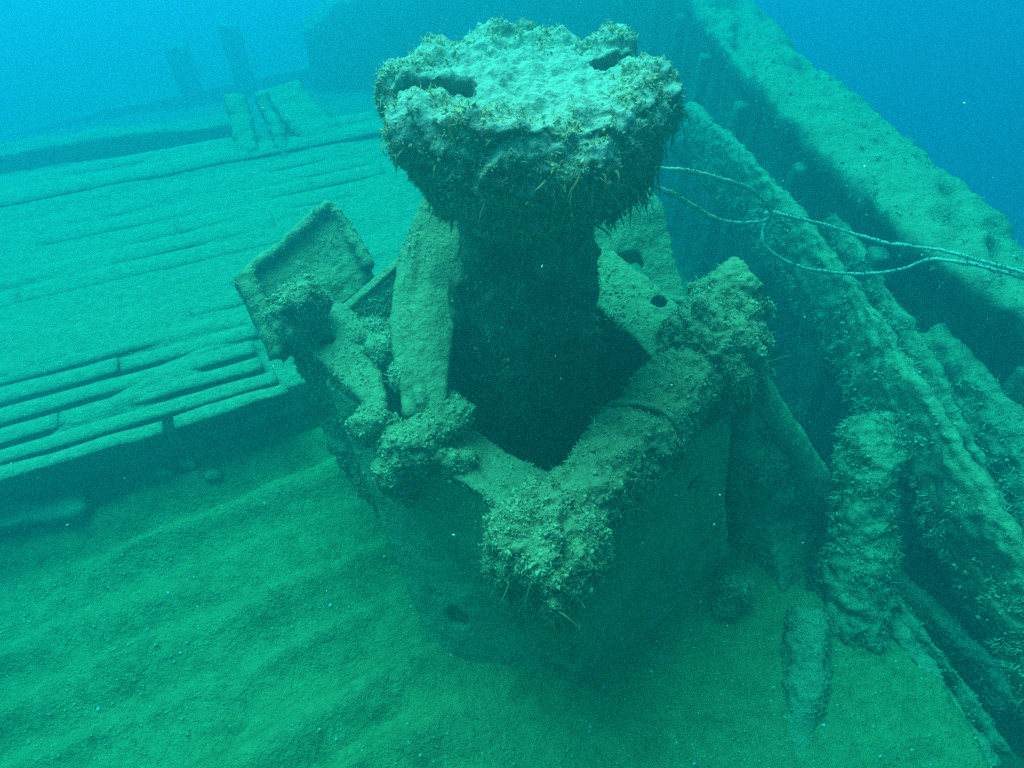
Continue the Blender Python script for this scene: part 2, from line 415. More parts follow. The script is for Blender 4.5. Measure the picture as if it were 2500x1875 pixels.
for i, wd in enumerate(widths):
    gap = 0.034 if i < 5 else 0.022
    cut = ends[i] - (0.62, 1.9, 1.1, 2.4, 0.8, 1.6)[i % 6]           # each strake is two boards, butted
    for q, (u0, u1) in enumerate(((-5.6, cut - 0.012 - (0.05 if i == 0 else 0)), (cut, ends[i]))):
        o = put('plank', plank_mesh(u0, u1, v + 0.006 * q, v + wd - 0.004 * q, ZD + 0.006 * math.sin(i * 2.1 + 2 * q), 0.10 if i == 0 else 0.07, 60 + 7 * i + q, crown=0.003, rag=0.014 if i else 0.03), M_plank, None)
        o.parent = deck
    v += wd + gap
    if v > 2.75: break
# the raised margin plank along the deck's far side
put('margin_plank', plank_mesh(-5.6, 1.5, v + 0.05, v + 0.30, ZD + 0.035, 0.16, 333), M_plank).parent = deck
put('margin_plank', plank_mesh(-5.6, 1.5, v + 0.42, v + 0.62, ZD + 0.0, 0.12, 353), M_plank).parent = deck

# ------------------------------------------------------------------ the capstan
AX = (0.06, 0.09)
capstan = empty('capstan', (AX[0], AX[1], 0), 'weed-grown capstan with broad notched head standing in the plated housing', 'capstan')
bm = bmesh.new()
b_lathe(bm, AX, [(0.27, 1.76), (0.33, 1.83), (0.42, 1.92), (0.465, 2.03), (0.478, 2.11), (0.478, 2.18), (0.455, 2.235), (0.40, 2.25), (0.2, 2.235), (0.02, 2.23)], 48)
b_blob(bm, (-0.36, 0.20, 2.12), (0.14, 0.13, 0.10)); b_blob(bm, (0.48, 0.12, 2.16), (0.13, 0.14, 0.12)); b_blob(bm, (0.36, 0.42, 2.18), (0.13, 0.11, 0.10)); b_blob(bm, (-0.02, 0.52, 2.18), (0.22, 0.10, 0.09)); b_blob(bm, (-0.28, -0.12, 2.14), (0.14, 0.13, 0.10)); b_blob(bm, (0.1, -0.32, 2.12), (0.25, 0.10, 0.10))
la, ra = R(191), R(27)
cuts = [bm_box((AX[0] + 0.46 * math.cos(la), AX[1] + 0.46 * math.sin(la), 2.16), (0.54, 0.135, 0.56), la),
        bm_box((AX[0] + 0.50 * math.cos(ra), AX[1] + 0.50 * math.sin(ra), 2.20), (0.44, 0.115, 0.40), ra)]
def headshape(V, N):
    r = np.hypot(V[:, 0] - AX[0], V[:, 1] - AX[1])
    rimmask = sstep(0.24, 0.38, r) * sstep(2.1, 2.2, V[:, 2])
    V[:, 2] += rimmask * 0.035 * (0.6 + fbm(V * 11, 3, 77))
    return V
head = solid('head', bm, M_head, capstan, voxel=0.009, amp=0.026, scale=14, low=0.02, lows=3.5, cuts=cuts, seed=4, clump=0.03, extra=headshape)
bm = bmesh.new()
b_lathe(bm, (AX[0], AX[1] - 0.02), [(0.50, -0.1), (0.50, 0.16), (0.44, 0.2), (0.40, 0.3), (0.37, 0.5), (0.33, 0.9), (0.29, 1.3), (0.27, 1.6), (0.27, 1.8)], 32)
for k in range(6):       # the whelps, ribs that stand out from the barrel
    a = k * math.pi / 3 + 0.4
    b_hull(bm, [(AX[0] + r * math.cos(a + da), AX[1] - 0.02 + r * math.sin(a + da), z) for r, z in ((0.2, 0.2), (0.44, 0.25), (0.37, 0.8), (0.325, 1.5), (0.2, 1.6)) for da in (-0.14, 0.14)])
barrel = solid('barrel', bm, M_dark, capstan, voxel=0.022, amp=0.03, scale=8, seed=8, clump=0.03)
def headmask(P, N):
    r = np.hypot(P[:, 0] - AX[0] - 0.01, P[:, 1] - AX[1])
    m = sstep(0.20, 0.40, r + 0.15 * fbm(P * 7, 3, 5)) * (0.4 + 0.6 * sstep(-0.25, 0.2, fbm(P * 12, 3, 15)))
    m = np.maximum(m, 1.0 * (P[:, 2] < 2.15))
    a = np.arctan2(P[:, 1] - AX[1], P[:, 0] - AX[0])          # the bar slots stay open
    for sl in (la, ra):
        off = np.abs((P[:, 1] - AX[1]) * math.cos(sl) - (P[:, 0] - AX[0]) * math.sin(sl)); al = (P[:, 0] - AX[0]) * math.cos(sl) + (P[:, 1] - AX[1]) * math.sin(sl)
        m = m * np.where((off < 0.085) & (al > 0.18), 0.12, 1.0)
    return m
mussel(head, 30000, mask=headmask, s=(0.005, 0.014), blades=0.34, bl=(0.014, 0.055), droop=0.25, bw=0.0035)
mussel(head, 9000, mask=lambda P, N: headmask(P, N) * sstep(-0.22, -0.34, P[:, 0] - 0.25 * (P[:, 1] < 0) * (P[:, 2] < 2.12) * 0.4) * sstep(2.22, 2.14, P[:, 2]), s=(0.006, 0.014), blades=0.3, bl=(0.012, 0.05), droop=.5, name='rusty_growth', mat=M_rust)
def rimlow(P, N):
    r = np.hypot(P[:, 0] - AX[0], P[:, 1] - AX[1]); a = np.arctan2(P[:, 1] - AX[1], P[:, 0] - AX[0])
    return sstep(2.22, 2.12, P[:, 2]) * sstep(1.80, 1.92, P[:, 2]) * (0.10 + 0.90 * sstep(0.2, 1.0, np.cos(a + 0.45)))* sstep(-0.2, 0.25, fbm(P * 6, 2, 29) + 0.15)
P, Q = sample(head, 9000, rimlow)
stuffpart('hanging_weed', join(blade_arrays(P, Q * 0.6, 0.02, 0.15, 0.007, droop=0.8, seg=4, jit=0.6), lump_arrays(P + Q * .01 - np.array([0, 0, .03]) * rng.random((len(P), 1)), Q, .004, .014, droop=.5)), M_weed, head)
mussel(barrel, 9500, mask=patchy(6, -0.1, .3, 12), s=(0.006, 0.018), blades=0.25, bl=(0.02, 0.09), droop=0.7)

# ------------------------------------------------------------------ the plated housing round the capstan
housing = empty('capstan_housing', (0.05, -0.1, 0), 'broken square housing of silted plates and a log rim around the capstan', 'housing')
def plate(name, poly, th, cuts=(), seed=0, amp=0.014, low=0.012, voxel=0.014, mat=None, more=None, drop=None):
    bm = bmesh.new(); b_slab(bm, poly, th, drop)
    if more: more(bm)
    return solid(name, bm, mat or M_iron, housing, voxel=voxel, amp=amp * (0.8 if name == 'front_wall' else 1.3), scale=9, low=low * (0.3 if name == 'front_wall' else 1), lows=2.5, cuts=cuts, seed=seed, warp=0.008 if name == 'front_wall' else 0.028)
# front wall, left of the corner
fw = plate('front_wall', [(-0.84, -0.22, 1.08), (-0.33, -1.09, -0.15), (0.34, -1.21, -0.15), (0.14, -1.00, 1.06)], 0.055,
           mat=M_panel, cuts=[bm_cyl((-0.24, -0.92, 0.24), 0.055, 0.6, (-.35, -1, 0.3))], seed=31)
mussel(fw, 7000, mask=lambda P, N: patchy(4, 0.1, .3, 8)(P, N) * sstep(0.55, 1.0, P[:, 2]), droop=0.7)
# front wall, right of the corner
rw = plate('front_wall', [(0.18, -1.00, 1.05), (0.34, -1.21, -0.15), (1.12, -0.62, -0.12), (1.13, -0.52, 0.14), (1.05, -0.50, 0.32), (0.98, -0.32, 0.98)], 0.055,
           mat=M_panel, cuts=[bm_cyl((0.94, -0.62, 0.30), 0.04, 0.4, (.6, -.8, .2)), bm_cyl((0.82, -0.55, 0.72), 0.05, 0.4, (.6, -.8, .2))], seed=33)
mussel(rw, 6000, mask=lambda P, N: patchy(4, 0.05, .3, 18)(P, N) * sstep(0.4, 1.0, P[:, 2]), droop=0.7)
# skirt below the left rim
sk = plate('side_skirt', [(-1.10, 0.06, 1.14), (-1.02, -0.06, 0.80), (-0.86, -0.30, 0.60), (-0.66, -0.52, 0.46), (-0.44, -0.68, 0.52), (-0.40, -0.60, 1.12)], 0.06, seed=35, amp=0.03, mat=M_wood)
mussel(sk, 7000, mask=patchy(5, -0.2, .3, 9), droop=0.6, blades=0.35)
# left rim web with its bolt hole
lw = plate('rim_web', [(-1.06, 0.02, 1.20), (-0.56, -0.47, 1.13), (-0.50, -0.40, 1.13), (-0.60, -0.10, 1.17), (-0.76, 0.12, 1.22), (-0.98, 0.14, 1.24)], 0.07,
           cuts=[bm_cyl((-0.82, -0.08, 1.2), 0.032, 0.4, (0, 0, 1))], seed=37, amp=0.012)
mussel(lw, 3200, mask=patchy(6, 0.08, .3, 13), s=(0.004, 0.012), blades=0.15)
bm = bmesh.new(); b_tube(bm, [(-0.99, -0.06, 1.24), (-0.94, 0.0, 1.33), (-0.84, 0.06, 1.36)], [0.09, 0.10, 0.075], 12)
kn = solid('rim_knob', bm, M_wood, housing, voxel=0.009, clump=0.03, amp=0.025, scale=10, seed=39); mussel(kn, 3500, s=(0.005, 0.015))
# diamond plate leaning outward at the left corner, with a raised edge
def rim(bm):
    E_ = [(-0.90, 0.69, 1.42), (-1.22, 0.22, 1.31), (-1.06, -0.09, 1.08)]
    b_tube(bm, E_[:2], 0.035, 8); b_tube(bm, E_[1:], 0.055, 8); b_tube(bm, [E_[0], (-0.68, 0.42, 1.22)], 0.03, 8)
dp = plate('corner_plate', [(-0.90, 0.67, 1.41), (-1.22, 0.22, 1.29), (-1.06, -0.09, 1.05), (-0.66, 0.40, 1.18)], 0.06, seed=41, amp=0.016, more=rim)
mussel(dp, 6500, mask=lambda P, N: patchy(6, 0.12, .25, 14)(P, N) * (0.4 + 0.6 * (P[:, 0] < -1.05)), s=(0.004, 0.013), blades=0.2)
# gusset with a straight upper bar
gs = plate('gusset', [(-0.50, 0.24, 1.37), (-0.80, 0.09, 1.16), (-0.66, -0.06, 1.02), (-0.46, -0.05, 1.02)], 0.05, seed=43, mat=M_wood, amp=0.02)
bm = bmesh.new(); b_beam(bm, [(-0.47, 0.27, 1.42), (-0.81, 0.10, 1.19)], 0.055, 0.03)
solid('gusset_bar', bm, M_iron, gs, voxel=0.009, amp=0.006, scale=12, seed=44)
mussel(gs, 5000, mask=patchy(6, -0.2, .3, 16), blades=0.3, droop=.6)
bm = bmesh.new(); b_blob(bm, (-0.64, -0.02, 1.17), (0.13, 0.08, 0.05)); b_blob(bm, (-0.56, -0.12, 1.17), (0.1, 0.09, 0.06)); b_blob(bm, (-0.44, -0.3, 1.18), (0.07, 0.09, 0.06))
mc = solid('mussel_clump', bm, M_wood, housing, amp=0.03, scale=12, seed=45); mussel(mc, 5000, s=(0.005, 0.014))
# upright bracket leaning against the barrel
bm = bmesh.new()
b_slab(bm, [(-0.50, 0.28, 1.45), (-0.52, -0.08, 1.30), (-0.42, -0.52, 1.18), (-0.27, -0.52, 1.18), (-0.24, 0.0, 1.34), (-0.23, 0.32, 1.52), (-0.30, 0.42, 1.60), (-0.41, 0.42, 1.60)], 0.07)
b_slab(bm, [(-0.52, 0.28, 1.44), (-0.54, -0.08, 1.29), (-0.44, -0.52, 1.17), (-0.41, -0.5, 0.9), (-0.48, 0.25, 0.9)], 0.05, drop=(0.055, 0, 0))
b_beam(bm, [(-0.43, 0.36, 1.56), (-0.46, -0.06, 1.335), (-0.36, -0.5, 1.215)], 0.035, 0.05)
ub = solid('bracket', bm, M_iron, housing, amp=0.012, scale=8, low=0.012, seed=47)
mussel(ub, 5200, mask=lambda P, N: np.maximum(sstep(1.53, 1.6, P[:, 2]), 0.8 * patchy(6, 0.25, .2, 19)(P, N)), s=(0.004, 0.014), blades=.3, bl=(0.015, 0.05))
# knuckle where the left rim turns
bm = bmesh.new(); b_blob(bm, (-0.40, -0.60, 1.09), (0.14, 0.11, 0.10)); b_blob(bm, (-0.30, -0.50, 1.14), (0.13, 0.13, 0.06)); b_blob(bm, (-0.47, -0.66, 0.96), (0.07, 0.06, 0.15)); b_blob(bm, (-0.55, -0.50, 1.08), (0.09, 0.08, 0.07)); b_blob(bm, (-0.24, -0.66, 1.08), (0.10, 0.06, 0.05))
kk = solid('rim_knuckle', bm, M_wood, housing, voxel=0.009, clump=0.04, amp=0.03, scale=9, seed=49); mussel(kk, 6500, s=(0.005, 0.016), blades=.3, bl=(0.015, 0.045), bw=.003)
# front web from knuckle to log
bw_ = plate('rim_web', [(-0.36, -0.64, 1.10), (0.06, -0.96, 1.08), (0.20, -0.84, 1.08), (0.16, -0.72, 1.04), (-0.10, -0.52, 1.06), (-0.22, -0.45, 1.10)], 0.06,
            cuts=[bm_cyl((-0.06, -0.72, 1.12), 0.06, 0.09, (0, 0, 1))], seed=51)
mussel(bw_, 4500, mask=patchy(6, 0.05, .3, 23), s=(0.004, 0.013), blades=.2)
# the log rim on the right with its thick collars
bm = bmesh.new()
b_tube(bm, [(0.10, -1.05, 1.08), (0.34, -0.78, 1.12), (0.60, -0.46, 1.15), (0.90, -0.12, 1.18)], [0.13, 0.138, 0.142, 0.14], 16)
lg = solid('rim_log', bm, M_wood, housing, voxel=0.009, clump=0.035, amp=0.025, scale=9, low=0.02, lows=4, seed=53)
mussel(lg, 9500, mask=patchy(5, -0.45, .35, 24), s=(0.005, 0.017), blades=.34, droop=.6, bl=(0.018, 0.06), bw=.003)
P, Q = sample(lg, 2600, lambda P, N: (N[:, 2] < 0.1) * 0.8 * sstep(-.2, .2, fbm(P * 5, 2, 31)))
stuffpart('hanging_weed', join(blade_arrays(P, Q * .5, 0.02, 0.16, 0.0045, droop=0.8, seg=4, jit=0.6), blade_arrays(P[::3] + np.array([0.008, 0, 0]), Q[::3] * .5, 0.02, 0.22, 0.004, droop=0.9, seg=4, jit=0.4)), M_weed, lg)
bm = bmesh.new()
b_tube(bm, [(0.03, -1.13, 1.02), (0.14, -1.02, 1.06), (0.22, -0.92, 1.09)], [0.185, 0.215, 0.185], 16, 1.0, 1.0); b_blob(bm, (0.24, -0.98, 1.12), (0.10, 0.10, 0.12)); b_blob(bm, (0.0, -1.06, 1.0), (0.10, 0.09, 0.10))
b_hull(bm, [(x, y, z) for x, y in ((-0.05, -1.08), (0.28, -1.06), (0.30, -0.98), (0.02, -1.0)) for z in (0.84, 1.05)])
fc = solid('log_collar', bm, M_wood, housing, voxel=0.009, clump=0.04, amp=0.03, scale=8, low=0.03, seed=55); mussel(fc, 10000, s=(0.005, 0.017), blades=.36, droop=.6, bl=(0.018, 0.055), bw=.003)
P, Q = sample(fc, 1800, lambda P, N: (N[:, 2] < -0.1) * 0.9)
stuffpart('hanging_weed', join(blade_arrays(P, Q * .5, 0.02, 0.16, 0.0045, droop=0.8, seg=4, jit=0.6), blade_arrays(P[::3] + np.array([0.008, 0, 0]), Q[::3] * .5, 0.02, 0.22, 0.004, droop=0.9, seg=4, jit=0.4)), M_weed, fc)
bm = bmesh.new(); b_tube(bm, [(0.78, -0.27, 1.16), (0.88, -0.15, 1.19), (0.97, -0.03, 1.2)], [0.185, 0.22, 0.185], 16); b_blob(bm, (1.0, -0.20, 1.10), (0.10, 0.10, 0.14))
rc = solid('log_collar', bm, M_wood, housing, voxel=0.009, clump=0.04, amp=0.035, scale=8, low=0.03, seed=57); mussel(rc, 9500, s=(0.005, 0.017), blades=.36, droop=.6, bl=(0.018, 0.055), bw=.003)
P, Q = sample(rc, 2200, lambda P, N: (N[:, 2] < 0.0) * 0.9)
stuffpart('hanging_weed', join(blade_arrays(P, Q * .5, 0.02, 0.16, 0.0045, droop=0.8, seg=4, jit=0.6), blade_arrays(P[::3] + np.array([0.008, 0, 0]), Q[::3] * .5, 0.02, 0.22, 0.004, droop=0.9, seg=4, jit=0.4)), M_weed, rc)
bm = bmesh.new(); b_tube(bm, [(0.84, 0.02, 1.18), (0.96, 0.08, 1.26), (1.09, 0.13, 1.31)], [0.11, 0.145, 0.15], 14); b_blob(bm, (0.87, 0.16, 1.27), (0.06, 0.06, 0.05))
nb = solid('log_stub', bm, M_wood, housing, voxel=0.009, clump=0.03, amp=0.02, scale=9, seed=59); mussel(nb, 7000, s=(0.005, 0.016), mask=patchy(5, -.05, .3, 61))
# a lashing round the log
c0 = Vector((0.52, -0.56, 1.14)); ax_ = Vector((0.65, 0.75, 0.08)).normalized(); u_ = ax_.cross(Vector((0, 0, 1))).normalized(); v_ = u_.cross(ax_)
bm = bmesh.new(); pts = [c0 + (u_ * math.cos(t) + v_ * math.sin(t)) * 0.155 + ax_ * 0.03 * math.sin(2 * t) for t in np.linspace(-1.2, 4.2, 26)]
b_tube(bm, pts, 0.016, 8); solid('lashing', bm, M_wood, housing, voxel=0.007, amp=0.006, scale=25, seed=60)
# right rim web behind the log
rb = plate('rim_web', [(0.36, 0.60, 1.22), (0.30, 0.40, 1.16), (0.44, 0.22, 1.10), (0.62, -0.14, 1.12), (0.86, 0.00, 1.20), (0.72, 0.28, 1.22), (0.52, 0.56, 1.24)], 0.07, seed=63,
           cuts=[bm_cyl((0.71, 0.20, 1.2), 0.04, 0.3, (0, 0, 1))])
mussel(rb, 4500, mask=patchy(5, 0.12, .25, 62), s=(0.004, 0.014), blades=.2)
# tall back plate with its slotted opening
bp = plate('back_plate', [(0.20, 0.40, 1.02), (0.95, 0.42, 0.97), (0.80, 0.92, 1.30), (0.62, 1.10, 1.42), (0.14, 1.08, 1.42)], 0.06, seed=65, amp=0.008, low=0.02,
           cuts=[bm_box((0.60, 0.62, 1.14), (0.20, 0.075, 0.6), R(16), R(-15), 0)])
mussel(bp, 1500, mask=patchy(6, 0.3, .2, 66), s=(0.004, 0.012), blades=.1)
plate('back_wall', [(0.95, 0.50, 1.0), (0.95, 0.55, -0.1), (0.0, 1.0, -0.1), (0.0, 0.92, 1.0)], 0.09, seed=67, voxel=0.03)
plate('back_wall', [(0.0, 0.92, 1.0), (0.0, 1.0, -0.1), (-1.0, 0.15, -0.1), (-0.95, 0.15, 1.0)], 0.09, seed=69, voxel=0.03)
plate('side_wall', [(1.0, 0.5, 0.95), (1.0, -0.3, 1.0), (1.05, -0.4, -0.1), (1.05, 0.55, -0.1)], 0.09, seed=71, mat=M_wood, voxel=0.03)
# sloping strut down the right side, with the mussel-hung flank beneath it
bm = bmesh.new()
b_slab(bm, [(1.02, -0.16, 1.02), (1.20, -0.50, -0.1), (1.42, -0.80, -0.1), (1.70, -0.30, 0.02)], 0.08)
st = solid('side_flank', bm, M_wood, housing, amp=0.03, scale=7, low=0.03, seed=73)
bm = bmesh.new()
b_tube(bm, [(1.00, -0.06, 1.10), (1.18, -0.10, 0.86), (1.40, -0.15, 0.56), (1.64, -0.19, 0.20), (1.76, -0.20, -0.05)], [0.08, 0.09, 0.095, 0.105, 0.11], 14)
sb = solid('side_strut', bm, M_panel, housing, voxel=0.012, amp=0.014, scale=7, low=0.02, seed=75)
mussel(sb, 3000, mask=lambda P, N: patchy(5, 0.1, .3, 76)(P, N) * (N[:, 2] < 0.4), s=(0.005, 0.014))
mussel(st, 11000, mask=lambda P, N: patchy(4, -0.05, .3, 74)(P, N) * (0.02 + 0.98 * (N[:, 2] < 0.45)), s=(0.005, 0.016), blades=.35, droop=.6)

# ------------------------------------------------------------------ the ship's side with its broad rail
bul = empty('ship_side', (2.3, 1.3, -0.9), 'long curving ship side with broad silt-covered rail at right', 'hull')
inner = [(3.05, -1.3), (2.86, -0.5), (2.62, 0.15), (2.30, 0.75), (2.21, 1.25), (2.10, 2.1), (1.95, 2.95), (1.86, 4.0), (1.82, 5.2), (1.75, 6.6), (1.4, 8.0), (0.4, 9.2), (-1.2, 9.6), (-3.4, 9.0)]
top_z = [0.72, 0.92, 1.06, 1.10, 1.10, 1.10, 1.12, 1.12, 1.15, 1.25, 1.4, 1.3, 0.9, -0.4]
def curve(pts, m):
    P = np.array(pts, float); t = np.concatenate([[0], np.cumsum(np.linalg.norm(np.diff(P[:, :2], axis=0), axis=1))])
    q = np.linspace(0, t[-1], m); k = np.ones(9) / 9
    C = np.stack([np.interp(q, t, P[:, i]) for i in range(P.shape[1])], 1)
    for i in range(P.shape[1]):
        e = np.concatenate([np.full(4, C[0, i]), C[:, i], np.full(4, C[-1, i])]); C[:, i] = np.convolve(e, k, 'valid')
    return C
C = curve([(a, b, z) for (a, b), z in zip(inner, top_z)], 420)
T = np.gradient(C[:, :2], axis=0); T /= np.linalg.norm(T, axis=1, keepdims=True); OUT = np.stack([T[:, 1], -T[:, 0]], 1)
def sweep(prof, amp, scale, seed, name, cond=slice(None)):
    prof = np.array(prof, float); c = C[cond]; o = OUT[cond]; m, k = len(c), len(prof)
    V = np.zeros((m, k, 3)); V[..., :2] = c[:, None, :2] + o[:, None] * prof[None, :, 0:1]; V[..., 2] = c[:, None, 2] + prof[None, :, 1]
    V = V.reshape(-1, 3); V = V + amp * np.stack([fbm(V * scale + 9 * j, 4, seed + 3 * j, .55) for j in range(3)], 1)
    if name == 'rail_cap': V[:, 2] -= 0.09 * sstep(0.22, 0.42, fbm(V * np.array([2.6, 1.3, 1.0]), 3, 89)) - 0.03 * fbm(V * 12, 3, 88)
    I = np.arange(m * k).reshape(m, k); Fq = np.stack([I[:-1, :-1], I[:-1, 1:], I[1:, 1:], I[1:, :-1]], -1).reshape(-1, 4)
    return mesh_np(name, V, Fq)
def dense(pr, step):
    o = []
    for a, b in zip(pr[:-1], pr[1:]):
        n = max(1, int(math.dist(a, b) / step)); o += [(a[0] + (b[0] - a[0]) * i / n, a[1] + (b[1] - a[1]) * i / n) for i in range(n)]
    return o + [pr[-1]]
rail = put('rail_cap', sweep(dense([(0.10, -0.16), (0.0, -0.15), (-0.02, -0.05), (0.02, 0.0), (0.34, 0.03), (0.62, 0.0), (0.80, -0.16), (1.2, -0.75), (1.35, -1.6), (1.4, -2.6)], 0.04), 0.05, 4.5, 81, 'rail_cap'), M_iron, bul)
wall = put('inner_wall', sweep(dense([(0.13, -0.10), (0.12, -0.5), (0.14, -1.1), (0.2, -2.6)], 0.06), 0.04, 4, 85, 'inner_wall'), M_dark, bul)
mussel(rail, 25000, mask=lambda P, N: patchy(3.2, 0.0, .3, 86)(P, N) * sstep(5.5, 3.5, P[:, 1]) + 0.5 * (P[:, 1] < 4) * (N[:, 2] < 0.2) * (P[:, 2] > 0.6), s=(0.006, 0.022), blades=.3, bl=(0.03, 0.09), bw=.006)
mussel(wall, 9000, mask=lambda P, N: patchy(3, 0.1, .2, 87)(P, N) * sstep(4.5, 3.0, P[:, 1]), s=(0.008, 0.024), blades=.3, bl=(0.03, 0.09), mat=M_weed)
for k, s in enumerate(np.arange(40, 400, 30)):      # frames that stand against the inside of the ship's side
    c, o = C[s], OUT[s]; bm = bmesh.new()
    b_beam(bm, [(c[0] + o[0] * 0.05, c[1] + o[1] * 0.05, c[2] - 0.22), (c[0] + o[0] * 0.06, c[1] + o[1] * 0.06, c[2] - 1.1), (c[0] + o[0] * 0.10, c[1] + o[1] * 0.1, c[2] - 2.2)], 0.14, 0.12)
    solid('frame', bm, M_dark, bul, voxel=0.03, amp=0.03, scale=5, seed=90 + k)

# ------------------------------------------------------------------ fallen timbers over the open hold
def timber(name, path, wid, hgt, label, n, seed, cat='timber', mask=None, lowamp=0.04, s=(0.006, 0.02), bl=(0.03, 0.1), group=None, tube=None):
    bm = bmesh.new()
    if tube: b_tube(bm, path, tube, 14)
    else:
        q = curve(path, 24) if len(path) > 2 else np.array(path)
        b_tube(bm, [(a, b, c - hgt / 2) for a, b, c in q], wid * 0.62, 16, 1.0, hgt / wid)
    o = solid(name, bm, M_wood, None, voxel=0.015, amp=0.030, scale=9, clump=0.030 if tube else 0.017, low=lowamp, lows=2.2, seed=seed)
    base = path[-1] if path[-1][2] < path[0][2] else path[0]
    rebase(o, base); tag(o, label, cat, group)
    P0 = np.array(base)
    if n: 
        g = mussel(o, n, mask=(lambda P, N: mask(P + P0, N)) if mask else patchy(3.5, -0.15, .3, seed + 1), s=s, blades=.4, bl=bl, droop=.6, bw=.0034)
    return o
side = lambda sd: (lambda P, N: patchy(3.5, -0.1, .3, sd)(P, N) * (0.2 + 0.8 * (N[:, 2] < 0.7)))
timber('fallen_timber', [(1.36, 3.3, 0.93), (1.60, 2.55, 0.92), (1.80, 1.75, 0.90), (1.93, 1.05, 0.88), (2.00, 0.35, 0.84), (2.03, -0.3, 0.79), (2.09, -0.8, 0.72), (2.18, -1.2, 0.62), (2.34, -1.7, 0.45)], 0.15, 0.40,
       'long weed-hung timber curving over the dark hold between capstan and ship side', 17000, 101, mask=side(102))
timber('fallen_timber', [(2.34, 0.60, 0.74), (2.46, 0.22, 0.70), (2.56, -0.16, 0.62), (2.62, -0.6, 0.5)], 0.22, 0.36,
       'short shaggy timber lying against the foot of the ship side at right edge', 6500, 111, mask=side(112))
timber('fallen_timber', [(2.10, 1.30, 0.62), (2.22, 0.55, 0.55), (2.28, -0.1, 0.42), (2.25, -0.8, 0.2)], 0.09, 0.12,
       'thin low timber running between the long weed-hung timber and the ship side', 3000, 121, mask=side(122))
timber('fallen_timber', [(2.16, 1.75, 0.80), (2.20, 1.2, 0.79), (2.24, 0.55, 0.74), (2.30, 0.0, 0.62), (2.40, -0.6, 0.45)], 0.075, 0.14,
       'slender straight timber just inside the ship side, above the thin low one', 3500, 191, mask=side(192))
timber('half_buried_timber', [(1.86, -0.62, 0.06), (2.0, -0.92, 0.05), (2.12, -1.2, 0.0), (2.2, -1.45, -0.06)], 0.07, 0.12,
       'narrow timber end lying between the two wider ones at lower right', 2200, 195, s=(0.004, .012), bl=(0.01, .04))
timber('broken_post', [(1.84, -0.02, 0.60), (1.83, -0.2, 0.50), (1.80, -0.42, 0.30), (1.75, -0.65, 0.12), (1.70, -0.9, -0.1)], 0, 0,
       'lumpy overgrown broken post leaning up from the silt beside the hold', 9500, 131, tube=[0.10, 0.13, 0.135, 0.14, 0.15], mask=patchy(4, -0.1, .3, 133), cat='post')
timber('half_buried_timber', [(1.46, -0.80, 0.10), (1.40, -1.0, 0.08), (1.30, -1.30, 0.03), (1.24, -1.45, -0.04)], 0.13, 0.14,
       'half-buried timber stub with dark brown growth in front of the broken post', 4500, 141, cat='timber', s=(0.004, .012), bl=(0.01, .04))
timber('half_buried_timber', [(1.78, -0.70, 0.05), (1.95, -1.0, 0.04), (2.06, -1.3, -0.02), (2.1, -1.5, -0.06)], 0.12, 0.14,
       'silted timber end running to the lower right from the broken post', 2500, 151, mask=patchy(4, .1, .3, 153), s=(0.004, .012), bl=(0.01, .04))
timber('half_buried_timber', [(1.98, -0.55, 0.0), (2.2, -0.85, -0.02), (2.4, -1.2, -0.1)], 0.11, 0.16,
       'outermost timber end slanting into darkness at the lower right corner', 3500, 161, s=(0.004, .014), bl=(0.01, .05))
timber('fallen_timber', [(1.50, 0.62, 0.10), (1.62, 0.2, 0.06), (1.72, -0.1, -0.04)], 0.2, 0.2, 'low growth-covered timber end in the hold behind the sloping strut', 3200, 171)
timber('growth_clump', [(1.02, -0.78, 0.02), (1.10, -0.74, 0.16), (1.16, -0.70, 0.10)], 0, 0, 'small shaggy clump of growth at the right foot of the housing', 2600, 181, tube=[0.05, 0.05, 0.04], cat='growth', lowamp=0.01)

# ------------------------------------------------------------------ the far end of the deck
def far(name, path, wid, hgt, label, seed, cat, group=None):
    bm = bmesh.new(); b_beam(bm, path, wid, hgt); o = solid(name, bm, M_wood, None, voxel=0.045, amp=0.05, scale=4, low=0.03, seed=seed)
    rebase(o, min(path, key=lambda p: p[2])); return tag(o, label, cat, group)
def upright(name, x, y, z0, z1, wdt, label, seed, lean=0.0, group=None):
    bm = bmesh.new(); b_hull(bm, [(x + a * wdt / 2 + lean * (z - z0), y + b * wdt / 2, z) for a in (-1, 1) for b in (-1, 1) for z in (z0, z1)])
    o = solid(name, bm, M_wood, None, voxel=0.025, amp=0.04, scale=5, low=0.02, seed=seed); rebase(o, (x, y, z0)); return tag(o, label, 'post', group)
upright('stanchion', -6.08, 10.1, -3.6, -0.92, 0.34, 'left of two faint stanchions standing at the far deck edge', 201, 0.03)
upright('stanchion', -5.04, 10.1, -3.6, -0.56, 0.30, 'right, taller of two faint stanchions standing at the far deck edge', 203, 0.03)
far('far_rail', [(-9.9, 9.95, -2.48), (-7.65, 10.1, -2.0), (-5.85, 10.2, -1.73), (-3.9, 10.25, -1.34), (-2.85, 10.55, -1.25)], 0.3, 1.4, 'hazy rail beam linking the two faint far stanchions', 205, 'rail')
far('leaning_timber', [(-2.32, 4.35, 0.60), (-1.95, 3.85, 0.50), (-1.52, 3.30, 0.36)], 0.42, 0.08, 'broad pale timber leaning in the haze left of the capstan head', 211, 'timber')
far('leaning_timber', [(-2.42, 4.05, 0.66), (-2.15, 3.55, 0.52), (-1.92, 3.02, 0.36)], 0.12, 0.10, 'narrow middle timber leaning in the haze left of the capstan head', 213, 'timber')
far('leaning_timber', [(-2.62, 4.00, 0.66), (-2.45, 3.5, 0.52), (-2.27, 2.93, 0.36)], 0.20, 0.10, 'upright leftmost pale timber leaning in the haze beyond the deck', 215, 'timber')
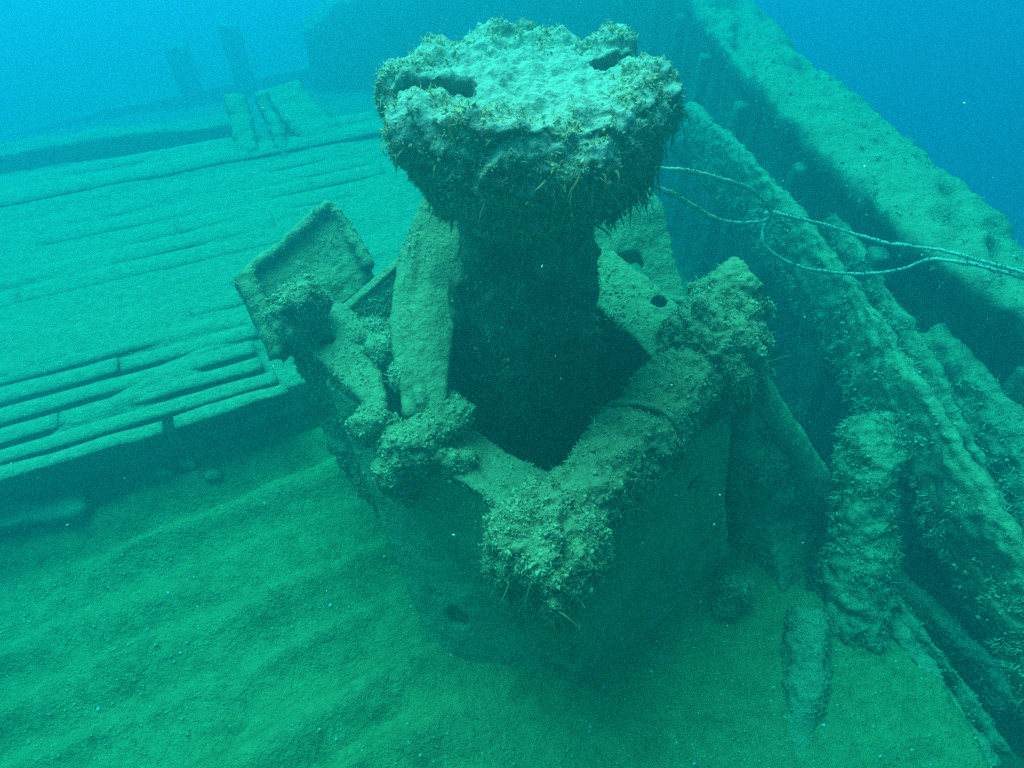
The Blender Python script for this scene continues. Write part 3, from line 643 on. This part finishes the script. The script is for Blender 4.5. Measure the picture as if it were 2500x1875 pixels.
far('far_beam', [(-6.4, 3.6, -0.05), (-5.2, 4.1, 0.05), (-4.0, 4.6, 0.05), (-3.1, 4.9, 0.0)], 0.3, 0.22, 'hazy low beam lying beyond the far left deck edge', 217, 'beam')
far('far_beam', [(-5.6, 2.9, 0.12), (-4.5, 3.35, 0.15), (-3.2, 3.95, 0.1)], 0.25, 0.2, 'blurred beam just past the deck margin on the far left', 219, 'beam')

# ------------------------------------------------------------------ loose things on the bottom
far('loose_plank', [(-3.3, -0.58, 0.19), (-2.76, -0.37, 0.20), (-2.34, -0.24, 0.15)], 0.15, 0.08, 'loose plank half sunk in the silt at the left edge', 221, 'plank')
for k, (x, y, r) in enumerate(((-2.05, 0.02, 0.06), (-1.92, 0.10, 0.05), (-1.72, -0.02, 0.04))):
    bm = bmesh.new(); zg = on_ground(x, y); b_blob(bm, (x, y, zg + r * .4), (r * 1.2, r, r * .8))
    o = solid('stone', bm, M_wood, None, voxel=0.012, amp=0.02, scale=14, seed=230 + k); rebase(o, (x, y, zg))
    tag(o, ('largest, leftmost dark stone below the deck edge', 'middle dark stone below the deck edge', 'small dark stone on the silt, rightmost of three below the deck edge')[k], 'stone', 'stones below the deck edge')
# fallen crumbs of rust, shell and wood
n = 24000; x = rng.uniform(-3, 2.3, n); y = rng.uniform(-1.7, 0.5, n)
k = sstep(-.25, .35, fbm(np.stack([x, y, 0 * x], 1) * 2.2, 3, 240)) > rng.random(n); x, y = x[k], y[k]
P = np.stack([x, y, ground_h(x, y)], 1); N_ = np.tile([0, 0, 1.0], (len(P), 1))
n = 9000; a = rng.uniform(0, 2 * math.pi, n); rr = 1.12 + 0.9 * rng.random(n) ** 1.6; tx = 0.12 + rr * np.cos(a); ty = -0.05 + rr * np.sin(a)
k = (sstep(0.1, 0.4, fbm(np.stack([tx, ty, 0 * tx], 1) * 4.5, 3, 244)) > rng.random(n)) & (ty < 0.2); tx, ty = tx[k], ty[k]
TP = np.stack([tx, ty, ground_h(tx, ty)], 1); TN = np.tile([0, 0, 1.0], (len(TP), 1))
rub = stuffpart('rubble_crumbs', join(lump_arrays(P, N_, 0.002, 0.013, tall=.6, jit=.6), blade_arrays(TP, TN, 0.008, 0.035, 0.003, droop=.3, jit=1.0)), M_grow, None); rub['label'] = 'small dark crumbs of rust and wood strewn over the silt'; rub['category'] = 'rubble'
n = 800; x = rng.uniform(-2.2, 2.2, n); y = rng.uniform(-1.7, -0.5, n); k = (rng.random(n) < 0.25 + 0.75 * sstep(0, 1, x)); x, y = x[k], y[k]
P = np.stack([x, y, ground_h(x, y) + 0.002], 1)
sh = stuffpart('shell_fragments', lump_arrays(P, np.tile([0, 0, 1.0], (len(P), 1)), 0.003, 0.017, tall=.4, jit=.8), M_shell, None); sh['label'] = 'pale shell chips scattered on the foreground silt'; sh['category'] = 'shells'

# ------------------------------------------------------------------ the rope
rope = empty('rope', (1.46, 1.0, 0.9), 'thin looped rope knotted between capstan head and ship side', 'rope')
def smooth_path(pts, m=60):
    P = np.array(pts, float); n = len(P); out = []
    for i in range(n - 1):
        p0, p1, p2, p3 = P[max(i - 1, 0)], P[i], P[i + 1], P[min(i + 2, n - 1)]
        for t in np.linspace(0, 1, m // (n - 1), endpoint=False):
            out.append(0.5 * ((2 * p1) + (-p0 + p2) * t + (2 * p0 - 5 * p1 + 4 * p2 - p3) * t * t + (-p0 + 3 * p1 - 3 * p2 + p3) * t ** 3))
    return out + [P[-1]]
def strand(pts, r=0.0092):
    pts = smooth_path(pts, 90); bm = bmesh.new(); b_tube(bm, pts, r, 7)
    me = bpy.data.meshes.new('strand'); bm.to_mesh(me); bm.free(); V, N = get_np(me)
    V += N * (0.004 * fbm(V * 60, 2, 7))[:, None] + 0.006 * np.stack([fbm(V * 7 + 5 * j, 2, 8 + j) for j in range(3)], 1)
    me.vertices.foreach_set('co', V.astype(np.float32).ravel()); me.polygons.foreach_set('use_smooth', np.ones(len(me.polygons), bool)); me.update()
    o = put('strand', me, M_rope, rope)
    P, Q = sample(o, 700, patchy(9, -.2, .3, 99)); stuffpart('fuzz', blade_arrays(P, Q, 0.006, 0.024, 0.003, droop=.3, seg=2), M_weed, o)
strand([(0.48, 0.17, 1.87), (0.55, 0.25, 1.83), (0.77, 0.45, 1.72), (1.01, 0.65, 1.57), (1.27, 0.85, 1.39), (1.46, 1.0, 1.18)])
strand([(0.48, 0.12, 1.85), (0.56, 0.20, 1.79), (0.76, 0.40, 1.61), (1.08, 0.70, 1.31), (1.37, 0.9, 1.18), (1.47, 1.0, 1.17)])
strand([(1.46, 1.0, 1.18), (1.81, 0.94, 1.12), (2.03, 0.77, 1.13), (2.10, 0.70, 1.16), (2.26, 0.55, 1.21), (2.55, 0.32, 1.23), (2.8, 0.1, 1.2)])
strand([(1.48, 1.0, 1.17), (1.42, 0.95, 1.11), (1.44, 0.88, 1.03), (1.56, 0.82, 0.97), (1.72, 0.78, 0.94), (1.93, 0.73, 0.95), (2.08, 0.62, 1.06), (2.16, 0.58, 1.15), (2.24, 0.50, 1.20), (2.42, 0.40, 1.21), (2.75, 0.22, 1.17)])
bm = bmesh.new(); b_blob(bm, (1.465, 1.0, 1.17), (0.035, 0.025, 0.025)); b_blob(bm, (1.43, 0.98, 1.18), 0.018); b_blob(bm, (1.5, 1.0, 1.165), 0.018)
solid('knot', bm, M_rope, rope, voxel=0.006, amp=0.008, scale=30, seed=250)

# ------------------------------------------------------------------ the water and what drifts in it
n = 900; P = np.stack([rng.uniform(-2.5, 2.6, n), rng.uniform(-1.5, 2.0, n), rng.uniform(0.1, 2.6, n)], 1)
pt = stuffpart('suspended_particles', lump_arrays(P, unit(rng.normal(size=(n, 3))), 0.0009, 0.0048, tall=1.0, jit=0), M_shell, None)
pt['label'] = 'tiny pale specks drifting in the water'; pt['category'] = 'particles'

wm = bpy.data.materials.new('sea_water'); wm.use_nodes = True; t = wm.node_tree; t.nodes.clear()
out = t.nodes.new('ShaderNodeOutputMaterial'); pv = t.nodes.new('ShaderNodeVolumePrincipled')
pv.inputs['Density'].default_value = 0.82
pv.inputs['Color'].default_value = (0.005, 0.108, 0.134, 1)
pv.inputs['Absorption Color'].default_value = (0.018, 0.83, 0.975, 1)
pv.inputs['Anisotropy'].default_value = 0.7
t.links.new(pv.outputs[0], out.inputs['Volume'])
bm = bm_box((0, 0, -1.45), (92, 92, 9.5)); me = bpy.data.meshes.new('haze'); bm.to_mesh(me); bm.free()
hz = put('haze', me, wm); tag(hz, kind='stuff')
